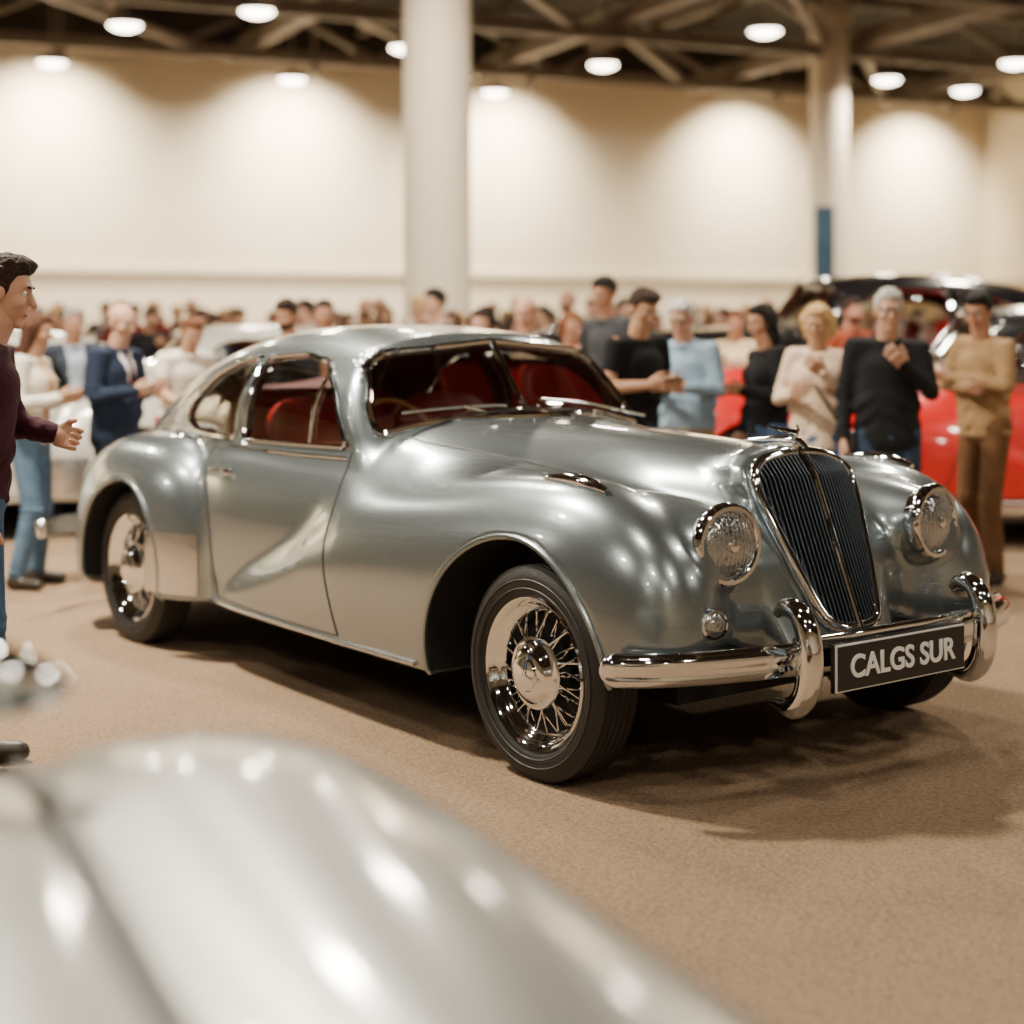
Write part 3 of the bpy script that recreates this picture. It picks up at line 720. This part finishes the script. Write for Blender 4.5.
    for a,e,w,sy in arms:
        x=(w-e)/np.linalg.norm(w-e);hint=np.array([.5,0,.85]);y=hint-x*(hint@x);y/=np.linalg.norm(y);z=np.cross(x,y)*(1 if sy<0 else -1)
        T=np.eye(4);T[:3,0]=x;T[:3,1]=y;T[:3,2]=z;T[:3,3]=w
        hv,hf=HANDS[0 if P_.get('open') else 1];A.add(hv,hf,skinm,T,flip=sy>0)
    fs_=(.90 if fem else .95)
    hT=Matrix.Translation(Vector(tf((.025,0,1.620))))@Matrix.Rotation(P_.get('yaw',rr.uniform(-.25,.25)),4,'Z')@Matrix.Rotation(P_.get('pitch',.15),4,'Y')@Matrix.Diagonal((.95*rr.uniform(.97,1.04),fs_*rr.uniform(.96,1.06),fs_*rr.uniform(.97,1.04),1))
    A.add(*HEAD,skinm,hT)
    for sy in(-1,1):
        A.add(*sph((.073,sy*.031,.004),.012),M['eye'],hT);A.add(*sph((.0805,sy*.031,.004),.0062),M['iris'],hT)
    V_,F_=sph((0,0,0),1);A.add(V_*np.array([.009,.022,.0055])+np.array([.086,0,-.067]),F_,M['lips'],hT)
    hm=hairm(P_.get('hc',(50,38,30)))
    for sy in(-1,1): A.add(V_*np.array([.008,.018,.0045])+np.array([.087,sy*.032,.027]),F_,hm,hT)
    A.add(*HAIR[P_.get('hair','short')],hm,hT)
    if P_.get('beard'): A.add(*HAIR['beard'],hm,hT)
    if P_.get('glasses'):
        a=np.linspace(0,2*np.pi,16,endpoint=False)
        for sy in(-1,1):
            A.add(*tube(np.stack([0*a+.098,sy*.032+.021*np.cos(a),.003+.016*np.sin(a)],1),.0022,5,True),M['black'],hT)
            A.add(*tube([(.098,sy*.052,.008),(.0,sy*.082,.008)],.002,5),M['black'],hT)
        A.add(*tube([(.10,-.011,.005),(.10,.011,.005)],.002,5),M['black'],hT)
    if P_.get('bag'):
        A.add(*tube([sh[0]+np.array([0,.03,.06]),tf((.13,.02,1.22)),tf((.10,.17,.98))],.008,6),M['shoe']);A.add(*box((.04,.22,.88),(.12,.045,.09)),M['shoe'])
    if P_.get('phone'):
        w=(arms[0][2]+arms[1][2])/2+np.array([.07,0,.03]);A.add(*box(w,(.04,.075,.005)),M['black'])
    o=A.obj('woman' if fem else 'man',sharp=None);o.scale=(s,s,s);return o
PX=lambda px,D:(px-512)/1660*D
def place(o,x,y,deg): o.location=(x,y,0);o.rotation_euler=(0,0,math.radians(deg))
BR=(44,28,20);GY=(140,136,130);BL=(190,155,105);DK=(20,16,14)
SKB=[]
def P(px,D,deg,**k): 
    o=person_mesh(k);place(o,PX(px,D),D,deg);SKB.append((PX(px,D),D));return o
P(-30,5.45,6,h=1.73,top=(56,18,32),bot=(60,84,115),hair='side',hc=BR,armL=((.07,.20,1.17),(.25,.06,1.16)),armR=((-.02,.24,1.13),(.08,.23,.87)),pitch=.2,yaw=0,lean=.13,thick=1.05,skin=0,collar=False,weight=-.02)
P(30,9.4,-10,h=1.57,sex='f',top=(222,214,200),bot=(85,110,135),hair='long',hc=(80,50,34),armL='hold',armR='hold',pitch=.25,inner=(200,170,140))
P(115,9.7,-25,h=1.62,top=(34,44,64),bot=(28,32,44),hair='bald',hc=(100,85,70),armL='hold',armR='hold',suit=1,pitch=.25,thick=1.1,hem=.82)
P(72,11.8,-60,h=1.62,top=(48,54,66),bot=(40,40,48),hair='short',hc=GY,armL='relax',inner=(150,160,175))
P(178,11.0,-50,h=1.58,sex='m',top=(228,220,210),bot=(150,60,50),hair='side',hc=(100,62,40),armL='hold',armR='reach',sleeve=.6,pitch=.45,lean=.28)
P(527,11.2,-100,h=1.70,top=(26,26,30),bot=(40,40,45),hair='bald',hc=(110,90,75),pitch=.35,inner=(160,160,165))
P(610,11.6,-140,h=1.84,top=(60,62,66),bot=(40,42,50),hair='short',hc=DK,armR='hip',pitch=.3,yaw=.2)
P(632,9.4,-50,h=1.71,top=(22,23,26),bot=(44,50,66),hair='side',hc=BR,armL='hold',armR='hold',sleeve=.65,pitch=.5,phone=1,lean=.10,collar=False)
P(688,10.0,-120,h=1.66,top=(140,166,188),bot=(160,135,100),hair='short',hc=(205,202,196),armL='hold',armR='hold',pitch=.4,thick=1.12,lean=.12,glasses=1)
P(769,9.7,200,h=1.62,sex='f',top=(20,20,23),bot=(60,80,110),hair='long',hc=DK,armL='hold',armR='relax',pitch=.2)
P(820,9.2,-115,h=1.62,sex='f',top=(220,196,172),bot=(75,100,140),hair='bob',hc=(205,172,118),armL='high',armR='hold',pitch=.3,thick=1.06,hem=.85,bag=1)
P(888,8.9,-100,h=1.69,top=(30,31,34),bot=(46,60,80),hair='short',hc=(190,188,182),armL='high',armR='relax',pitch=.15,hem=.84,thick=1.06,glasses=1)
P(985,9.6,-150,h=1.69,top=(150,122,88),bot=(100,72,48),hair='side',hc=DK,armL='fold',armR='fold',pitch=.4,thick=1.05,stance=.08,hem=.86,yaw=.3,collar=False)
P(735,13.7,-95,h=1.62,sex='f',top=(225,205,170),bot=(60,60,70),hair='pony',hc=(100,52,30),pitch=.1,armR='point')
P(848,13.5,-60,h=1.72,top=(150,80,54),bot=(60,60,70),hair='short',hc=BR,beard=1)
P(570,12.6,-80,h=1.6,sex='f',top=(190,150,130),bot=(60,60,70),hair='long',hc=(120,70,40))
print('people',time.time()-T0)
base=[]
defs=[dict(h=1.7,hair='short',armL='hold',armR='relax'),dict(h=1.62,sex='f',hair='long',armL='hold',armR='hold'),dict(h=1.74,hair='bald',armL='fold',armR='fold',beard=1),
      dict(h=1.60,sex='f',hair='bob',armL='relax',armR='point'),dict(h=1.7,hair='side',armL='pocket',armR='hip',inner=(180,180,185)),dict(h=1.66,sex='f',hair='pony',armL='relax',armR='hold',lean=.12),dict(h=1.72,hair='side',armL='high',armR='relax',lean=.1,pitch=.35,beard=1)]
hcs=[BR,DK,GY,BL,(90,54,34),BR]
tops=[(30,32,36),(200,190,175),(60,75,100),(110,44,42),(225,220,212),(90,84,76),(150,120,90),(44,52,64),(150,96,70),(24,24,28),(70,60,54)]
bots=[(40,44,54),(70,88,118),(60,54,48),(120,100,80)]
for d in defs:
    d=dict(d,top=(201,190,175),bot=(41,44,54),hc=(51,38,30));base.append(person_mesh(d))
def free(x,y):
    for cx,cy,a,sc in CARS:
        dx,dy=x-cx,y-cy;u=dx*math.cos(a)+dy*math.sin(a);v=-dx*math.sin(a)+dy*math.cos(a)
        if abs(u)<2.75*sc and abs(v)<1.3*sc: return False
    return all((x-a)**2+(y-b)**2>.49 for a,b in SKB)
cnt=0;tries=0;NB=len(base)
while cnt<124 and tries<14000:
    tries+=1
    D=rng.uniform(11.3,25);px=rng.uniform(-40,640) if cnt<84 else rng.uniform(520,1060);x=PX(px,D)
    if not free(x,D) or (abs(px-437)<50 and abs(D-19.5)<1): continue
    if px>660 and D<13.4: continue
    b=base[cnt%NB]
    o=b if cnt<NB else b.copy()
    if cnt>=NB: S.collection.objects.link(o)
    sc=b.scale[0]*(1. if cnt<NB else rng.uniform(.94,1.06));o.scale=(sc*rng.uniform(.95,1.08),sc*rng.uniform(.95,1.08),sc)
    place(o,x,D,rng.uniform(-170,-10));SKB.append((x,D))
    t=tops[rng.integers(len(tops))];bo=bots[rng.integers(len(bots))];hc=hcs[rng.integers(len(hcs))]
    for sl in o.material_slots:
        n=sl.material.name
        if n.startswith('cloth_201'): sl.link='OBJECT';sl.material=cloth(t)
        elif n.startswith('cloth_41'): sl.link='OBJECT';sl.material=cloth(bo)
        elif n.startswith('hair_51'): sl.link='OBJECT';sl.material=hairm(hc)
    cnt+=1
print('crowd',cnt,time.time()-T0)
# ---------------------------------------------------------------- hall
e1=np.array([.9147,.4042]);e2=np.array([-.4042,.9147])
def W(a,b,z=0): q=e1*a+e2*b;return (q[0],q[1],z)
a0,a1,b0,b1,zc=-24,25.9,-12,31.2,7.6
Rw=np.array([[e1[0],e2[0],0],[e1[1],e2[1],0],[0,0,1]])
def slab(name,c,h,m):
    V_,F_=box((0,0,0),h,Rw);c=W(*c);o=obj(name,V_,F_,[m],None,False);o.location=c;return o
cx_,cy_=(a0+a1)/2,(b0+b1)/2
slab('floor',(cx_,cy_,-.05),((a1-a0)/2+.3,(b1-b0)/2+.3,.05),M['carpet'])
slab('ceiling',(cx_,cy_,zc+.05),((a1-a0)/2+.3,(b1-b0)/2+.3,.05),M['ceil'])
slab('wall_back',(cx_,b1+.1,zc/2),((a1-a0)/2+.3,.1,zc/2),M['wall'])
slab('wall_front',(cx_,b0-.1,zc/2),((a1-a0)/2+.3,.1,zc/2),M['wall'])
slab('wall_left',(a0-.1,cy_,zc/2),(.1,(b1-b0)/2,zc/2),M['wall'])
slab('wall_right',(a1+.1,cy_,zc/2),(.1,(b1-b0)/2,zc/2),M['wall'])
slab('trim_1',(cx_,b1-.06,2.5),((a1-a0)/2,.06,.06),M['walltrim'])
slab('trim_2',(a1-.06,cy_,2.5),(.06,(b1-b0)/2,.06),M['walltrim'])
slab('baseboard_back',(cx_,b1-.03,.1),((a1-a0)/2,.03,.1),M['walltrim'])
slab('wall_fascia',(cx_,b1-.15,7.1),((a1-a0)/2,.15,.5),M['ceil'])
slab('notice_board',(24.3,b1-.16,1.9),(.9,.04,.55),M['tanboard'])
ts=Acc()
for b in (2,8,14,20,25,29.5):
    for z,w in((6.40,.18),(7.35,.16)): ts.add(*beam(W(a0,b,z),W(a1,b,z),w,.22),M['steel'])
    k=0;a=a0
    while a<a1-1.9:
        ts.add(*beam(W(a,b,6.45 if k%2==0 else 7.35),W(a+1.9,b,7.35 if k%2==0 else 6.45),.10),M['steel']);a+=1.9;k+=1
for a in np.arange(a0+2,a1,5.):
    ts.add(*beam(W(a,b0,6.70),W(a,b1,6.70),.24,.32),M['steel']);ts.add(*beam(W(a+2.4,b0,7.2),W(a+2.4,b1,7.2),.14,.16),M['steel'])
for i,a in enumerate(np.arange(a0+2,a1-6,5.)):
    for b in(8,20,25): ts.add(*beam(W(a,b,6.5),W(a+5,min(b+6,31),6.5),.15),M['steel'])
ts.obj('ceiling_truss',smooth=False,sharp=None)
def column(px,D,r,banner=False):
    e=empty('column',(PX(px,D),D,0),0);A=Acc()
    V_,F_=lathe([(r+.1,0),(r+.1,.25),(r+.03,.3),(r,.34),(r,6.9),(r+.06,6.95),(r+.06,7.2),(r,7.25),(r,zc-.01)],48,'z');A.add(V_,F_,M['col'],flip=True)
    A.obj('shaft',e)
    if banner: 
        A=Acc();A.add(*box((-.16,-r-.06,2.75),(.17,.03,.85)),M['bluebanner']);A.obj('banner',e,smooth=False)
column(437,19.5,.40);column(829,30,.34,True)
def lamp(x,y,z,on=0,r=.24):
    e=empty('ceiling_lamp',(x,y,z),0);A=Acc()
    V_,F_=lathe([(r,-.05),(r+.02,-.02),(r*.96,.03),(r*.5,.07),(.02,.09),(.012,zc-z)],28,'z');A.add(V_,F_,M['lamph'],flip=True)
    V_,F_=lathe([(.0001,-.13),(r*.5,-.118),(r*.85,-.085),(r*.98,-.045)],28,'z');A.add(V_,F_,M['lampglow'],flip=True);A.obj('housing',e)
    if on:
        l=bpy.data.lights.new('lamp_light','AREA');l.shape='DISK';l.size=r*2;l.energy=on;l.color=(1,.88,.70)
        o=bpy.data.objects.new('lamp_light',l);S.collection.objects.link(o);o.parent=e;o.location=(0,0,-.16)
for px,py in((125,22),(257,8),(52,60),(292,77),(495,90),(603,62),(765,28),(887,77),(965,88),(1015,60),(405,45)):
    D=7337/(325-py);lamp(PX(px,D),D,5.9,200)
for x,y,pw in((-5,0,170),(0,-2,130),(5,0,150),(-6,7,170),(5.5,6,110),(0,3.0,70),(-2.5,11,460),(3,12,380),(8,12,320),(-8,14,300),(-1,17,300),(6,19,300),(-3,-6,140),(4,-6,140),(-3.4,7.4,1150),(-12,8,190),(12,4,150)):  # unseen lamps added as fill over the near hall, plus the key lamp
    lamp(x,y,6.0,pw,.28)
for i,a in enumerate((-14,-9.4,-4.8,-.1,4.5,9.1,13.5,19.2,23.8)):
    e=empty('wall_spotlight',W(a,b1-1.5,6.3),0);A=Acc();V_,F_=lathe([(.0001,-.15),(.10,-.15),(.12,.1),(.05,.16),(.02,1.2)],20,'z');A.add(V_,F_,M['steel'],flip=True);A.obj('housing',e)
    l=bpy.data.lights.new('spot_light','SPOT');l.energy=2300;l.color=(1,.855,.62);l.spot_size=math.radians(118);l.spot_blend=1.;l.shadow_soft_size=.15
    o=bpy.data.objects.new('spot_light',l);S.collection.objects.link(o);o.parent=e;o.location=(0,0,-.2)
    d=Vector((e2[0]*.70,e2[1]*.70,-.71));o.rotation_euler=d.to_track_quat('-Z','Y').to_euler()
w=bpy.data.worlds.new('World');S.world=w;w.use_nodes=True;w.node_tree.nodes['Background'].inputs[0].default_value=(1,.88,.72,1);w.node_tree.nodes['Background'].inputs[1].default_value=.3
# ---------------------------------------------------------------- camera
cam=bpy.data.cameras.new('camera');co=bpy.data.objects.new('camera',cam);S.collection.objects.link(co)
co.location=(0,0,1.48);co.rotation_euler=(math.radians(90),0,0);cam.lens=58.36;cam.sensor_width=36;cam.shift_y=-187/1024
cam.clip_start=.05;cam.dof.use_dof=True;cam.dof.focus_distance=5.3;cam.dof.aperture_fstop=1.25
S.camera=co
print('done',time.time()-T0)
